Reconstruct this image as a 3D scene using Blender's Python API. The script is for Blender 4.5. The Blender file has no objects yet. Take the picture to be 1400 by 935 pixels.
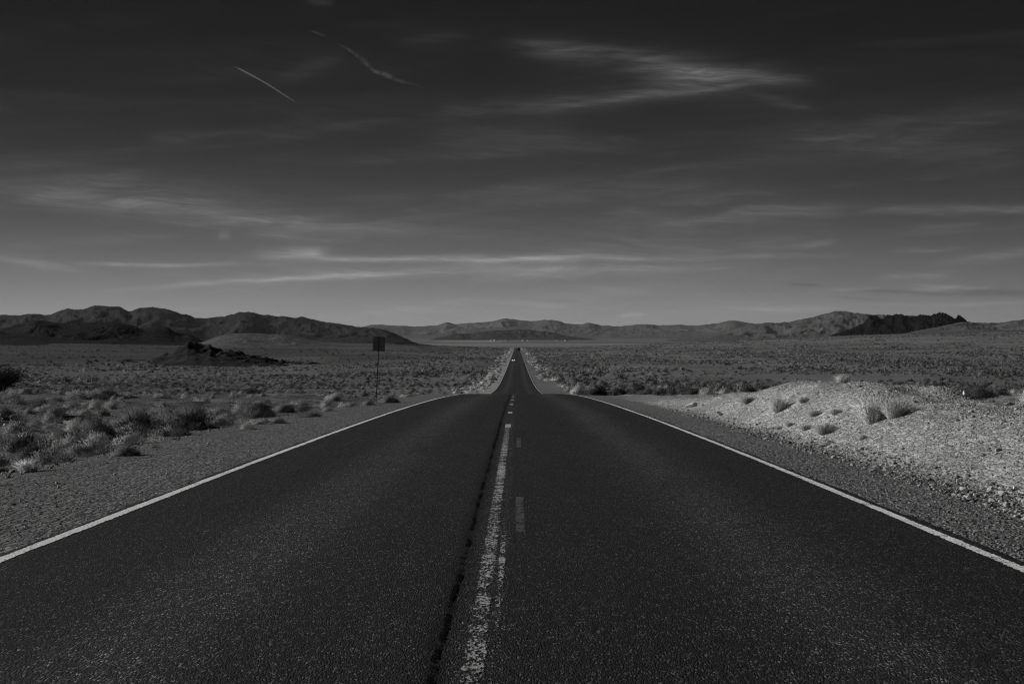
import bpy, math, random
import numpy as np

# ------------------------------------------------------------------ camera, sky, sun, exposure
S = bpy.context.scene
COL = S.collection
EYE = 1.5                       # the road surface under the camera is z = 0
F_PX, VPX, HORY = 1944.0, 707.0, 460.0     # focal length in photo pixels, where the road and the horizon vanish
cam_d = bpy.data.cameras.new('camera')
cam = bpy.data.objects.new('camera', cam_d)
COL.objects.link(cam)
cam_d.sensor_width = 36.0
cam_d.lens = 36.0 * F_PX / 1400.0
cam_d.clip_start = 0.1
cam_d.clip_end = 200000.0
cam.location = (0, 0, EYE)
cam.rotation_euler = (math.pi / 2 - (467.5 - HORY) / F_PX, 0, (VPX - 700.0) / F_PX)
S.camera = cam

SUN_EL, SUN_AHEAD = math.radians(21.0), math.radians(15.0)   # sun low over the left side, a little ahead of the camera
sun_dir = (-math.cos(SUN_EL) * math.cos(SUN_AHEAD), math.cos(SUN_EL) * math.sin(SUN_AHEAD), math.sin(SUN_EL))
sun_d = bpy.data.lights.new('sun', 'SUN')
sun_d.energy = 3.9
sun_d.angle = math.radians(0.5)
sun_d.color = (1.0, 0.992, 0.98)
sun = bpy.data.objects.new('sun', sun_d)
COL.objects.link(sun)
from mathutils import Vector
sun.rotation_euler = Vector(sun_dir).to_track_quat('Z', 'Y').to_euler()
S.view_settings.view_transform = 'Standard'
S.view_settings.look = 'None'
S.view_settings.exposure = 0.0
S.view_settings.gamma = 1.0
S.view_settings.use_curve_mapping = False
S.cycles.max_bounces = 6
S.cycles.diffuse_bounces = 3
S.cycles.glossy_bounces = 2
S.cycles.transparent_max_bounces = 24
S.cycles.volume_bounces = 1
S.cycles.use_denoising = True
S.cycles.denoising_input_passes = 'RGB_ALBEDO_NORMAL'
S.cycles.denoising_prefilter = 'NONE'
S.cycles.filter_width = 1.1


class NT:
    """small helper for building node trees"""
    def __init__(self, tree):
        self.t = tree
        self.n = tree.nodes
        self.n.clear()

    def node(self, kind, **kw):
        nd = self.n.new(kind)
        for k, v in kw.items():
            setattr(nd, k, v)
        return nd

    def put(self, sock, v):
        if hasattr(v, 'is_linked') or hasattr(v, 'links'):
            self.t.links.new(v, sock)
        else:
            sock.default_value = v

    def m(self, op, a, b=None, c=None, clamp=False):
        nd = self.node('ShaderNodeMath', operation=op, use_clamp=clamp)
        self.put(nd.inputs[0], a)
        if b is not None:
            self.put(nd.inputs[1], b)
        if c is not None:
            self.put(nd.inputs[2], c)
        return nd.outputs[0]

    def vec(self, x, y, z):
        nd = self.node('ShaderNodeCombineXYZ')
        for i, v in enumerate((x, y, z)):
            self.put(nd.inputs[i], v)
        return nd.outputs[0]

    def sep(self, v):
        nd = self.node('ShaderNodeSeparateXYZ')
        self.put(nd.inputs[0], v)
        return nd.outputs

    def noise(self, vec, scale, detail=4.0, rough=0.55, dist=0.0):
        nd = self.node('ShaderNodeTexNoise')
        self.put(nd.inputs['Vector'], vec)
        nd.inputs['Scale'].default_value = scale
        nd.inputs['Detail'].default_value = detail
        nd.inputs['Roughness'].default_value = rough
        nd.inputs['Distortion'].default_value = dist
        return nd.outputs['Fac']

    def voro(self, vec, scale, feature='F1', rnd=1.0):
        nd = self.node('ShaderNodeTexVoronoi', feature=feature)
        self.put(nd.inputs['Vector'], vec)
        nd.inputs['Scale'].default_value = scale
        nd.inputs['Randomness'].default_value = rnd
        return nd

    def ramp(self, v, a, b, lo=0.0, hi=1.0, smooth=True):
        nd = self.node('ShaderNodeMapRange', interpolation_type='SMOOTHSTEP' if smooth else 'LINEAR')
        nd.clamp = True
        self.put(nd.inputs['Value'], v)
        for k, x in (('From Min', a), ('From Max', b), ('To Min', lo), ('To Max', hi)):
            self.put(nd.inputs[k], x)
        return nd.outputs['Result']

    def attr(self, name):
        nd = self.node('ShaderNodeAttribute', attribute_name=name)
        return nd.outputs['Fac']

    def grey(self, v):
        return self.vec(v, v, v)


def px_dir(x, y):
    """photo pixel -> (azimuth, tan of elevation)"""
    u, v = (x - VPX) / F_PX, (HORY - y) / F_PX
    return math.atan(u), v / math.sqrt(1 + u * u)


# the black-and-white sky: the red channel of a Nishita sky, darkened towards the zenith as through a red filter, with cirrus
world = bpy.data.worlds.new('World')
S.world = world
world.use_nodes = True
w = NT(world.node_tree)
sky = w.node('ShaderNodeTexSky', sky_type='NISHITA')
sky.sun_disc = False
sky.sun_elevation = SUN_EL
sky.sun_rotation = math.atan2(sun_dir[0], sun_dir[1])
sky.air_density = 1.0
sky.dust_density = 0.6
sky.altitude = 600
gen = w.node('ShaderNodeTexCoord').outputs['Generated']
dx, dy, dz = w.sep(gen)
el = w.m('DIVIDE', dz, w.m('SQRT', w.m('ADD', w.m('MULTIPLY', dx, dx), w.m('ADD', w.m('MULTIPLY', dy, dy), 1e-5))))
az = w.m('ARCTAN2', dx, dy)
red = w.sep(sky.outputs[0])[0]
elp = w.m('MAXIMUM', el, 0.0)
SKY_GAIN, SKY_FALL, SKY_FLOOR = 0.41, 0.067, 0.031
filt = w.m('ADD', w.m('MULTIPLY', w.m('POWER', 2.718, w.m('MULTIPLY', w.m('POWER', w.m('DIVIDE', elp, SKY_FALL), 1.15), -1.0)), SKY_GAIN), SKY_FLOOR)
base = w.m('MULTIPLY', w.m('MULTIPLY', red, filt), w.m('MAXIMUM', w.m('SUBTRACT', 1.02, w.m('MULTIPLY', w.m('MULTIPLY', az, az), 1.3)), 0.8))

# cirrus: wind-drawn fibres plus a list of single streaks (azimuth and elevation of each)
wx = w.noise(w.vec(w.m('MULTIPLY', az, 7.0), w.m('MULTIPLY', el, 16.0), 1.7), 1.0, 3.0)
wy = w.noise(w.vec(w.m('MULTIPLY', az, 9.0), w.m('MULTIPLY', el, 22.0), 8.2), 1.0, 3.0)
azw = w.m('ADD', az, w.m('MULTIPLY', w.m('SUBTRACT', wx, 0.5), 0.05))
elw = w.m('ADD', el, w.m('MULTIPLY', w.m('SUBTRACT', wy, 0.5), 0.010))
fib = w.noise(w.vec(w.m('MULTIPLY', azw, 11.0), w.m('MULTIPLY', w.m('ADD', elw, w.m('MULTIPLY', azw, .09)), 130.0), 3.3), 1.0, 6.0, 0.62, 0.9)
fib2 = w.noise(w.vec(w.m('MULTIPLY', azw, 5.0), w.m('MULTIPLY', w.m('ADD', elw, w.m('MULTIPLY', azw, -0.07)), 42.0), 9.1), 1.0, 5.0, 0.58, 0.6)
veil = w.m('MULTIPLY', w.ramp(fib2, 0.42, 0.75), w.ramp(fib, 0.25, 0.8))
veil = w.m('MULTIPLY', veil, w.ramp(el, 0.19, 0.06, 0.16, 1.0))
veil = w.m('MULTIPLY', veil, 0.33)

# x0, y0, x1, y1 in photo pixels, half thickness in px, strength
STREAKS = [
    (745, 64, 850, 74, 7, .16), (850, 74, 950, 102, 7, .20), (940, 102, 1070, 109, 5, .22), (760, 146, 880, 130, 6, .16), (880, 130, 1010, 119, 6, .16), (150, 277, 400, 296, 4, .12), (300, 300, 420, 296, 3, .15),
    (430, 352, 620, 357, 3, .32), (620, 358, 800, 351, 2.5, .36), (130, 359, 250, 361, 2, .35), (300, 385, 560, 372, 3, .4), (560, 374, 760, 370, 3, .3), (1240, 393, 1300, 390, 3, .5), (1312, 391, 1350, 391, 3, .4), (1130, 395, 1200, 393, 2, .3),
    (735, 64, 960, 104, 16, .18), (890, 100, 1085, 110, 12, .24), (740, 148, 950, 118, 15, .15), (860, 86, 990, 114, 22, .16),
    (1030, 136, 1100, 148, 7, .12), (600, 152, 760, 140, 12, .10), (610, 185, 800, 190, 20, .11), (-20, 262, 330, 292, 12, .20), (180, 286, 640, 322, 8, .26),
    (-20, 240, 420, 300, 30, .18), (-20, 352, 110, 368, 8, .25), (362, 350, 434, 347, 9, .40), (395, 343, 436, 344, 6, .40), (420, 353, 800, 353, 5, .36),
    (640, 358, 1110, 350, 4, .42), (170, 393, 560, 371, 4, .32), (430, 372, 760, 374, 8, .32), (700, 372, 1000, 366, 8, .30), (150, 360, 330, 361, 3, .35),
    (290, 322, 310, 320, 7, .25), (340, 318, 410, 316, 6, .20), (1010, 290, 1130, 286, 9, .30), (1165, 288, 1225, 284, 3, .30), (1215, 287, 1420, 286, 5, .46),
    (1080, 200, 1420, 150, 26, .09), (1060, 190, 1420, 215, 24, .10), (850, 236, 1040, 222, 9, .08), (700, 262, 1000, 262, 16, .12), (1250, 309, 1320, 307, 4, .2),
    (1090, 336, 1140, 328, 5, .18), (1210, 375, 1290, 372, 5, .26), (1290, 356, 1420, 340, 6, .30), (1230, 341, 1300, 337, 3, .2),
    (200, 190, 270, 188, 14, .06), (560, 55, 640, 50, 8, .07), (845, 431, 878, 431, 2, .5), (1160, 415, 1390, 413, 3, .25), (1250, 387, 1330, 392, 3, .25),
    (1000, 423, 1120, 420, 4, .25), (480, 270, 570, 268, 6, .12), (460, 82, 380, 105, 10, .07), (430, 0, 460, 6, 8, .09), (920, 305, 1010, 298, 5, .16)]
DARK = [(1150, 394, 1310, 400, 3, .25), (1310, 396, 1410, 400, 6, .32), (1075, 390, 1115, 390, 2, .25), (1130, 405, 1210, 409, 2, .15)]
wisp = w.noise(w.vec(w.m('MULTIPLY', azw, 9.0), w.m('MULTIPLY', w.m('SUBTRACT', elw, w.m('MULTIPLY', azw, .08)), 70.0), 14.0), 1.0, 6.0, 0.62, 1.2)
fine = w.noise(w.vec(w.m('MULTIPLY', azw, 24.0), w.m('MULTIPLY', w.m('ADD', elw, w.m('MULTIPLY', azw, .06)), 330.0), 5.0), 1.0, 7.0, 0.68, 0.5)
shred = w.ramp(fine, 0.28, 0.72, 0.32, 1.25, False)


def streak(x0, y0, x1, y1, th, st):
    a0, e0 = px_dir(x0, y0)
    a1, e1 = px_dir(x1, y1)
    ca, ce = (a0 + a1) / 2, (e0 + e1) / 2
    L = math.hypot(a1 - a0, e1 - e0) / 2
    c, s = (a1 - a0) / (2 * L), (e1 - e0) / (2 * L)
    pa, pe = w.m('SUBTRACT', azw, ca), w.m('SUBTRACT', elw, ce)
    along = w.m('DIVIDE', w.m('ADD', w.m('MULTIPLY', pa, c), w.m('MULTIPLY', pe, s)), L * 1.15)
    across = w.m('DIVIDE', w.m('SUBTRACT', w.m('MULTIPLY', pe, c), w.m('MULTIPLY', pa, s)), th / F_PX)
    d = w.m('ADD', w.m('POWER', w.m('ABSOLUTE', along), 4.0), w.m('MULTIPLY', across, across))
    g = w.m('DIVIDE', 1.0, w.m('ADD', 1.0, w.m('MULTIPLY', d, w.m('ADD', 1.0, d))))
    return w.m('MULTIPLY', g, st)


tot = None
for sk in STREAKS:
    g = streak(*sk)
    tot = g if tot is None else w.m('ADD', tot, g)
tot = w.m('MULTIPLY', w.m('MULTIPLY', tot, shred), w.ramp(wisp, .3, .68, .45, 1.3))
dk = None
for sk in DARK:
    g = streak(*sk)
    dk = g if dk is None else w.m('ADD', dk, g)
cloud = w.m('ADD', tot, veil)
CLOUD_L = 1.9       # radiance of dense cirrus before the background strength
skyc = w.m('ADD', base, w.m('MULTIPLY', w.m('MULTIPLY', cloud, CLOUD_L), w.ramp(el, 0.0, 0.015, 0.6, 1.0)))
skyc = w.m('MULTIPLY', skyc, w.m('SUBTRACT', 1.0, w.m('MULTIPLY', dk, 0.9)))
bg = w.node('ShaderNodeBackground')
w.put(bg.inputs['Color'], w.grey(skyc))
bg.inputs['Strength'].default_value = 0.10
wo = w.node('ShaderNodeOutputWorld')
w.t.links.new(bg.outputs[0], wo.inputs['Surface'])

# ------------------------------------------------------------------ helpers
rng = np.random.default_rng(7)
random.seed(7)


def hash2(ix, iy, seed):
    h = (ix.astype(np.int64) * 374761393 + iy.astype(np.int64) * 668265263 + seed * 982451653) & 0x7fffffff
    h = ((h ^ (h >> 13)) * 1274126177) & 0x7fffffff
    return ((h ^ (h >> 16)) & 0xffff) / 65535.0


def vnoise(x, y, seed=0):
    x = np.asarray(x, float)
    y = np.asarray(y, float)
    ix, iy = np.floor(x), np.floor(y)
    fx, fy = x - ix, y - iy
    fx, fy = fx * fx * fx * (fx * (fx * 6 - 15) + 10), fy * fy * fy * (fy * (fy * 6 - 15) + 10)
    a, b = hash2(ix, iy, seed), hash2(ix + 1, iy, seed)
    c, d = hash2(ix, iy + 1, seed), hash2(ix + 1, iy + 1, seed)
    return (a + (b - a) * fx) * (1 - fy) + (c + (d - c) * fx) * fy


def fbm(x, y, seed=0, octv=4, gain=0.5):
    t, a, s = 0.0, 1.0, 0.0
    for i in range(octv):
        t = t + a * (vnoise(x * 2 ** i + 17.3 * i, y * 2 ** i - 9.1 * i, seed + i) - 0.5)
        s += a
        a *= gain
    return t / s * 2.0


def sstep(a, b, x):
    t = np.clip((np.asarray(x, float) - a) / (b - a), 0, 1)
    return t * t * (3 - 2 * t)


def pchip(xs, ys):
    xs, ys = np.array(xs, float), np.array(ys, float)
    h = np.diff(xs)
    dl = np.diff(ys) / h
    d = np.zeros(len(xs))
    for i in range(1, len(xs) - 1):
        if dl[i - 1] * dl[i] > 0:
            w1, w2 = 2 * h[i] + h[i - 1], h[i] + 2 * h[i - 1]
            d[i] = (w1 + w2) / (w1 / dl[i - 1] + w2 / dl[i])
    d[0], d[-1] = dl[0], dl[-1]

    def f(x):
        x = np.clip(np.asarray(x, float), xs[0], xs[-1])
        k = np.clip(np.searchsorted(xs, x) - 1, 0, len(xs) - 2)
        t = (x - xs[k]) / h[k]
        return ys[k] * (1 + 2 * t) * (1 - t) ** 2 + h[k] * d[k] * t * (1 - t) ** 2 + ys[k + 1] * t * t * (3 - 2 * t) + h[k] * d[k + 1] * t * t * (t - 1)
    return f


def make_mesh(name, verts, tris=None, quads=None, mat=None, attrs=None, smooth=False, nrm=None):
    verts = np.asarray(verts, np.float32).reshape(-1, 3)
    me = bpy.data.meshes.new(name)
    nt = 0 if tris is None else len(tris)
    nq = 0 if quads is None else len(quads)
    loops = np.concatenate([np.asarray(a, np.int32).ravel() for a in (tris, quads) if a is not None and len(a)])
    starts = np.concatenate([np.arange(nt) * 3, nt * 3 + np.arange(nq) * 4]).astype(np.int32)
    me.vertices.add(len(verts))
    me.vertices.foreach_set('co', verts.ravel())
    me.loops.add(len(loops))
    me.loops.foreach_set('vertex_index', loops)
    me.polygons.add(nt + nq)
    me.polygons.foreach_set('loop_start', starts)
    me.polygons.foreach_set('use_smooth', np.full(nt + nq, bool(smooth)))
    if attrs:
        for k, v in attrs.items():
            a = me.attributes.new(k, 'FLOAT', 'POINT')
            a.data.foreach_set('value', np.asarray(v, np.float32).ravel())
    if mat:
        me.materials.append(mat)
    me.update(calc_edges=True)
    me.validate()
    if nrm is not None:
        me.normals_split_custom_set_from_vertices(np.asarray(nrm, np.float32))
    return me


def link(name, me, parent=None, loc=None):
    o = bpy.data.objects.new(name, me)
    COL.objects.link(o)
    if parent:
        o.parent = parent
    if loc is not None:
        o.location = loc
    return o


def tag(o, label=None, cat=None, group=None, kind=None):
    for k, v in (('label', label), ('category', cat), ('group', group), ('kind', kind)):
        if v:
            o[k] = v
    return o


def empty(name, loc, rz=0.0):
    o = bpy.data.objects.new(name, None)
    COL.objects.link(o)
    o.location = loc
    o.rotation_euler = (0, 0, rz)
    return o


class MB:
    """collects boxes, prisms and cylinders for one mesh"""
    def __init__(self):
        self.v, self.q, self.t = [], [], []

    def box(self, x0, x1, y0, y1, z0, z1):
        n = len(self.v)
        self.v += [(x, y, z) for z in (z0, z1) for y in (y0, y1) for x in (x0, x1)]
        self.q += [[n + i for i in f] for f in ((0, 2, 3, 1), (4, 5, 7, 6), (0, 1, 5, 4), (2, 6, 7, 3), (0, 4, 6, 2), (1, 3, 7, 5))]
        return self

    def prism_x(self, prof, x0, x1, inset=0.0):
        """profile in (y, z) swept along x"""
        n, k = len(self.v), len(prof)
        self.v += [(x0, p[0], p[1]) for p in prof] + [(x1, p[0], p[1]) for p in prof]
        self.q += [[n + i, n + (i + 1) % k, n + k + (i + 1) % k, n + k + i] for i in range(k)]
        for i in range(1, k - 1):
            self.t += [[n, n + i + 1, n + i], [n + k, n + k + i, n + k + i + 1]]
        return self

    def cyl(self, c, axis, r, h, seg=14):
        n = len(self.v)
        for s in (-.5, .5):
            for i in range(seg):
                a = 2 * math.pi * i / seg
                p = [0, 0, 0]
                o = [k for k in range(3) if k != axis]
                p[o[0]] = c[o[0]] + r * math.cos(a)
                p[o[1]] = c[o[1]] + r * math.sin(a)
                p[axis] = c[axis] + s * h
                self.v.append(tuple(p))
        self.q += [[n + i, n + (i + 1) % seg, n + seg + (i + 1) % seg, n + seg + i] for i in range(seg)]
        for i in range(1, seg - 1):
            self.t += [[n, n + i + 1, n + i], [n + seg, n + seg + i, n + seg + i + 1]]
        return self

    def build(self, name, mat, parent=None, loc=None):
        return link(name, make_mesh(name, self.v, self.t or None, self.q or None, mat), parent, loc)


# ------------------------------------------------------------------ materials (all neutral: a black-and-white world)
def new_mat(name):
    m = bpy.data.materials.new(name)
    m.use_nodes = True
    return m, NT(m.node_tree)


def finish(n, color, rough=0.9, normal=None, spec=0.25, alpha=None, metal=0.0, through=0.0):
    b = n.node('ShaderNodeBsdfPrincipled')
    n.put(b.inputs['Base Color'], color)
    n.put(b.inputs['Roughness'], rough)
    b.inputs['Specular IOR Level'].default_value = spec
    b.inputs['Metallic'].default_value = metal
    if normal is not None:
        n.put(b.inputs['Normal'], normal)
    if alpha is not None:
        n.put(b.inputs['Alpha'], alpha)
    o = n.node('ShaderNodeOutputMaterial')
    res = b.outputs[0]
    if through:
        tl = n.node('ShaderNodeBsdfTranslucent')
        n.put(tl.inputs['Color'], color)
        mx = n.node('ShaderNodeMixShader')
        mx.inputs[0].default_value = through
        n.t.links.new(res, mx.inputs[1])
        n.t.links.new(tl.outputs[0], mx.inputs[2])
        res = mx.outputs[0]
    n.t.links.new(res, o.inputs['Surface'])
    return b


def bump(n, height, strength, dist, prev=None):
    b = n.node('ShaderNodeBump')
    n.put(b.inputs['Height'], height)
    n.put(b.inputs['Strength'], strength)
    b.inputs['Distance'].default_value = dist
    if prev is not None:
        n.put(b.inputs['Normal'], prev)
    return b.outputs[0]


def pos(n):
    return n.node('ShaderNodeNewGeometry').outputs['Position']


def mat_plain(name, v, rough=0.6, metal=0.0, spec=0.4, vary=0.15, scale=8.0):
    m, n = new_mat(name)
    f = n.noise(pos(n), scale, 4.0)
    finish(n, n.grey(n.m('MULTIPLY', n.ramp(f, 0.2, 0.8, 1 - vary, 1 + vary, False), v)), rough, spec=spec, metal=metal)
    return m


def mat_ground():
    m, n = new_mat('desert_ground')
    p = pos(n)
    tone, peb = n.attr('tone'), n.attr('pebble')
    big = n.noise(p, 0.05, 5.0, 0.6)
    mid = n.noise(p, 1.3, 5.0, 0.6)
    x_, y_, z_ = n.sep(p)
    q = n.vec(x_, n.m('MULTIPLY', y_, 0.34), z_)
    v1 = n.voro(q, 21.0)
    v2 = n.voro(q, 48.0)
    c1 = n.sep(v1.outputs['Color'])[0]
    c2 = n.sep(v2.outputs['Color'])[0]
    speck = n.m('ADD', n.m('MULTIPLY', n.m('POWER', c1, 2.2), 0.9), n.m('MULTIPLY', n.m('POWER', c2, 1.6), 0.8))
    speck = n.m('ADD', 0.42, speck)
    spk = n.m('ADD', 1.0, n.m('MULTIPLY', n.m('SUBTRACT', speck, 1.0), peb))
    c = n.m('MULTIPLY', tone, spk)
    c = n.m('MULTIPLY', c, n.ramp(big, 0.25, 0.75, 0.78, 1.22, False))
    c = n.m('MULTIPLY', c, n.ramp(mid, 0.2, 0.8, 0.8, 1.2, False))
    h = n.m('ADD', n.m('MULTIPLY', v1.outputs['Distance'], -1.0), n.m('MULTIPLY', v2.outputs['Distance'], -0.45))
    nb = bump(n, mid, 0.5, 0.12)
    nb = bump(n, h, n.m('MULTIPLY', peb, 0.55), 0.03, nb)
    finish(n, n.grey(c), 0.95, nb, 0.1)
    return m


def mat_asphalt():
    m, n = new_mat('chip_seal_asphalt')
    p = pos(n)
    x, y, z = n.sep(p)
    q = n.vec(x, n.m('MULTIPLY', y, 0.36), z)
    v = n.voro(q, 102.0)
    v2 = n.voro(q, 190.0)
    c = n.sep(v.outputs['Color'])[0]
    clump = n.ramp(n.noise(q, 24.0, 4.0, 0.65), 0.36, 0.64, 0.45, 1.55, False)
    chips = n.m('ADD', 0.33, n.m('ADD', n.m('MULTIPLY', n.m('MULTIPLY', n.m('POWER', c, 8.0), 3.7), clump), n.m('MULTIPLY', n.m('POWER', n.sep(v2.outputs['Color'])[1], 4.0), 1.0)))
    chips = n.m('MULTIPLY', chips, n.m('ADD', 0.55, n.m('MULTIPLY', clump, 0.45)))
    wear = n.noise(n.vec(n.m('MULTIPLY', x, 1.0), n.m('MULTIPLY', y, 0.035), 0.0), 1.0, 4.0, 0.6)
    patch = n.noise(p, 0.9, 5.0, 0.6)
    # polished wheel paths, four soft bands along the road
    band = None
    for bx in (-1.95, 1.9):
        g = n.m('POWER', 2.718, n.m('MULTIPLY', n.m('POWER', n.m('DIVIDE', n.m('SUBTRACT', x, bx), 0.5), 2.0), -1.0))
        band = g if band is None else n.m('ADD', band, g)
    # rougher dusty strip between the seam and the centre line
    strip = n.m('MULTIPLY', n.ramp(x, -0.40, -0.36), n.ramp(x, -0.04, -0.08))
    tone = n.m('MULTIPLY', n.ramp(wear, 0.25, 0.75, 0.82, 1.18, False), n.ramp(patch, 0.25, 0.75, 0.86, 1.14, False))
    tone = n.m('MULTIPLY', tone, n.m('ADD', 0.74, n.m('MULTIPLY', band, 0.95)))
    tone = n.m('MULTIPLY', tone, n.m('ADD', 1.0, n.m('MULTIPLY', strip, n.m('MULTIPLY', n.ramp(n.noise(q, 40.0, 4.0, .7), 0.46, 0.66), 1.9))))
    sm = n.m('POWER', 2.718, n.m('MULTIPLY', n.m('POWER', n.m('DIVIDE', n.m('ADD', x, n.m('ADD', 0.372, n.m('MULTIPLY', patch, 0.06))), 0.075), 2.0), -1.0))
    tone = n.m('MULTIPLY', tone, n.m('SUBTRACT', 1.0, n.m('MULTIPLY', sm, n.ramp(n.noise(q, 30.0, 4.0, .7), .3, .6, .5, .95))))
    # old oil spots between the wheel paths
    oil = n.m('MULTIPLY', n.ramp(n.noise(n.vec(n.m('MULTIPLY', x, 1.6), n.m('MULTIPLY', y, 0.22), 4.0), 1.0, 5.0, .65), .56, .72), .35)
    tone = n.m('MULTIPLY', tone, n.m('SUBTRACT', 1.0, oil))
    # hairline cracks
    ck = n.voro(n.vec(n.m('ADD', x, n.m('MULTIPLY', patch, 0.7)), n.m('MULTIPLY', y, 0.55), 0.0), 0.42, 'DISTANCE_TO_EDGE').outputs['Distance']
    crack = n.m('MULTIPLY', n.ramp(ck, 0.006, 0.0), n.ramp(n.noise(p, 0.7, 2.0), 0.5, 0.62))
    tone = n.m('MULTIPLY', tone, n.m('SUBTRACT', 1.0, n.m('MULTIPLY', crack, 0.6)))
    col = n.m('MULTIPLY', n.m('MULTIPLY', tone, chips), 0.0265)
    h = n.m('ADD', n.m('MULTIPLY', v.outputs['Distance'], -1.0), n.m('MULTIPLY', v2.outputs['Distance'], -0.4))
    nb = bump(n, h, 0.8, 0.012)
    finish(n, n.grey(col), 0.85, nb, 0.18)
    return m


def mat_paint(name, v, worn, scale=60.0, clumps=5.0):
    """traffic paint film; where it has worn off the road below shows"""
    m, n = new_mat(name)
    p = pos(n)
    x_, y_, z_ = n.sep(p)
    q = n.vec(x_, n.m('MULTIPLY', y_, 0.36), z_)
    vo = n.voro(q, 80.0)
    f = n.noise(q, scale, 4.0, 0.75)
    g = n.noise(p, clumps, 3.0, 0.6)
    k = n.attr('wear')
    thr = n.m('ADD', n.m('MULTIPLY', f, 0.65), n.m('MULTIPLY', g, 0.35))
    a = n.ramp(n.m('SUBTRACT', thr, n.m('MULTIPLY', k, worn)), 0.16, 0.22)
    dirt = n.ramp(n.noise(p, 2.2, 5.0, 0.65), 0.3, 0.7, 0.86, 1.06, False)
    chip = n.ramp(n.sep(vo.outputs['Color'])[0], 0.0, 1.0, 0.8, 1.15, False)
    c = n.m('MULTIPLY', n.m('MULTIPLY', dirt, chip), v)
    nb = bump(n, n.m('MULTIPLY', vo.outputs['Distance'], -1.0), 0.4, 0.006)
    finish(n, n.grey(c), 0.7, nb, 0.3 if v > .05 else .02, alpha=a)
    return m


def mat_foliage(name, rough=0.85, through=0.0):
    """leaf and twig surface; its own grey comes from the object's colour"""
    m, n = new_mat(name)
    oi = n.node('ShaderNodeObjectInfo')
    c = n.sep(oi.outputs['Color'])[0]
    f = n.noise(pos(n), 9.0, 3.0)
    b = finish(n, n.grey(n.m('MULTIPLY', c, n.ramp(f, 0.25, 0.75, 0.7, 1.3, False))), rough, spec=0.1, through=through)
    return m


def mat_attr(name, rough=0.9, vary=0.3, scale=3.0, through=0.0):
    m, n = new_mat(name)
    p = pos(n)
    f = n.noise(p, scale, 4.0)
    finish(n, n.grey(n.m('MULTIPLY', n.attr('tone'), n.ramp(f, 0.2, 0.8, 1 - vary, 1 + vary, False))), rough, spec=0.1, through=through)
    return m


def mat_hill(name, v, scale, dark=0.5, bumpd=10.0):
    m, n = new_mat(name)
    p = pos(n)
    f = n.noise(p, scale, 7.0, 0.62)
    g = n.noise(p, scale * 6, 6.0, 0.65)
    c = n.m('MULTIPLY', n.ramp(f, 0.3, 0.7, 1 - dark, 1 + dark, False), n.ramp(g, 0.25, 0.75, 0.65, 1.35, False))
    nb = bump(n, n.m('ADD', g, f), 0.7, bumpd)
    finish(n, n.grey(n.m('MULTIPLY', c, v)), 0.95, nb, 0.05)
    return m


M_GROUND = mat_ground()
M_ASPHALT = mat_asphalt()
M_WHITE = mat_paint('white_line_paint', 0.86, 0.24, 60.0, 3.0)
M_DASH = mat_paint('faded_white_paint', 0.105, 0.36, 70.0)
M_YELLOW = mat_paint('worn_centre_paint', 0.43, 0.56, 48.0, 4.0)
M_TAR = mat_paint('seam_tar', 0.004, 0.5, 55.0, 5.0)
M_FOL = mat_foliage('shrub_foliage', through=.28)
M_FIELD = mat_attr('field_shrub', vary=0.3, through=.4)
M_STONE = mat_attr('stone', 0.9, 0.25, 14.0)
M_ROCK = mat_foliage('rock_face')
M_STEEL = mat_plain('galvanised_steel', 0.10, 0.75, 0.0, vary=0.2, scale=20)
M_ALU = mat_plain('sign_aluminium', 0.24, 0.8, 0.0, vary=0.15, scale=6, spec=0.1)
M_SIGNFACE = mat_plain('sign_face', 0.75, 0.5)

# ------------------------------------------------------------------ the lie of the land
RX0, RX1 = -3.97, 3.74       # edges of the pavement
PROF = pchip(
    [-3000, -60, 0] + list(range(5, 113, 5)) + [130, 150, 180, 208, 240, 274, 331, 443, 705, 900, 1300, 2055, 2300, 2700, 3500, 4500, 5500, 7000, 9000, 12000, 15000, 27000],
    [0.6, 0.75, 1.5] + [1.5 + .0135 * d + 1.2e-4 * d * d for d in range(5, 113, 5)] + [5.35, 6.30, 7.55, 8.27, 9.1, 9.75, 10.5, 11.3, 12.4, 13.3, 14.7, 17.0, 19.2, 23.5, 33, 41, 42, 37, 29, 23, 19, 10])
BERM = pchip([-10, 6, 12, 18, 22.4, 28.6, 30.9, 36, 44, 53, 62, 75, 85], [1.6, 1.45, 1.26, 1.14, 1.13, 1.18, 1.06, 1.18, 1.66, 2.22, 2.66, 3.3, 3.8])


def road_z(y):
    return EYE - PROF(y)


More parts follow.
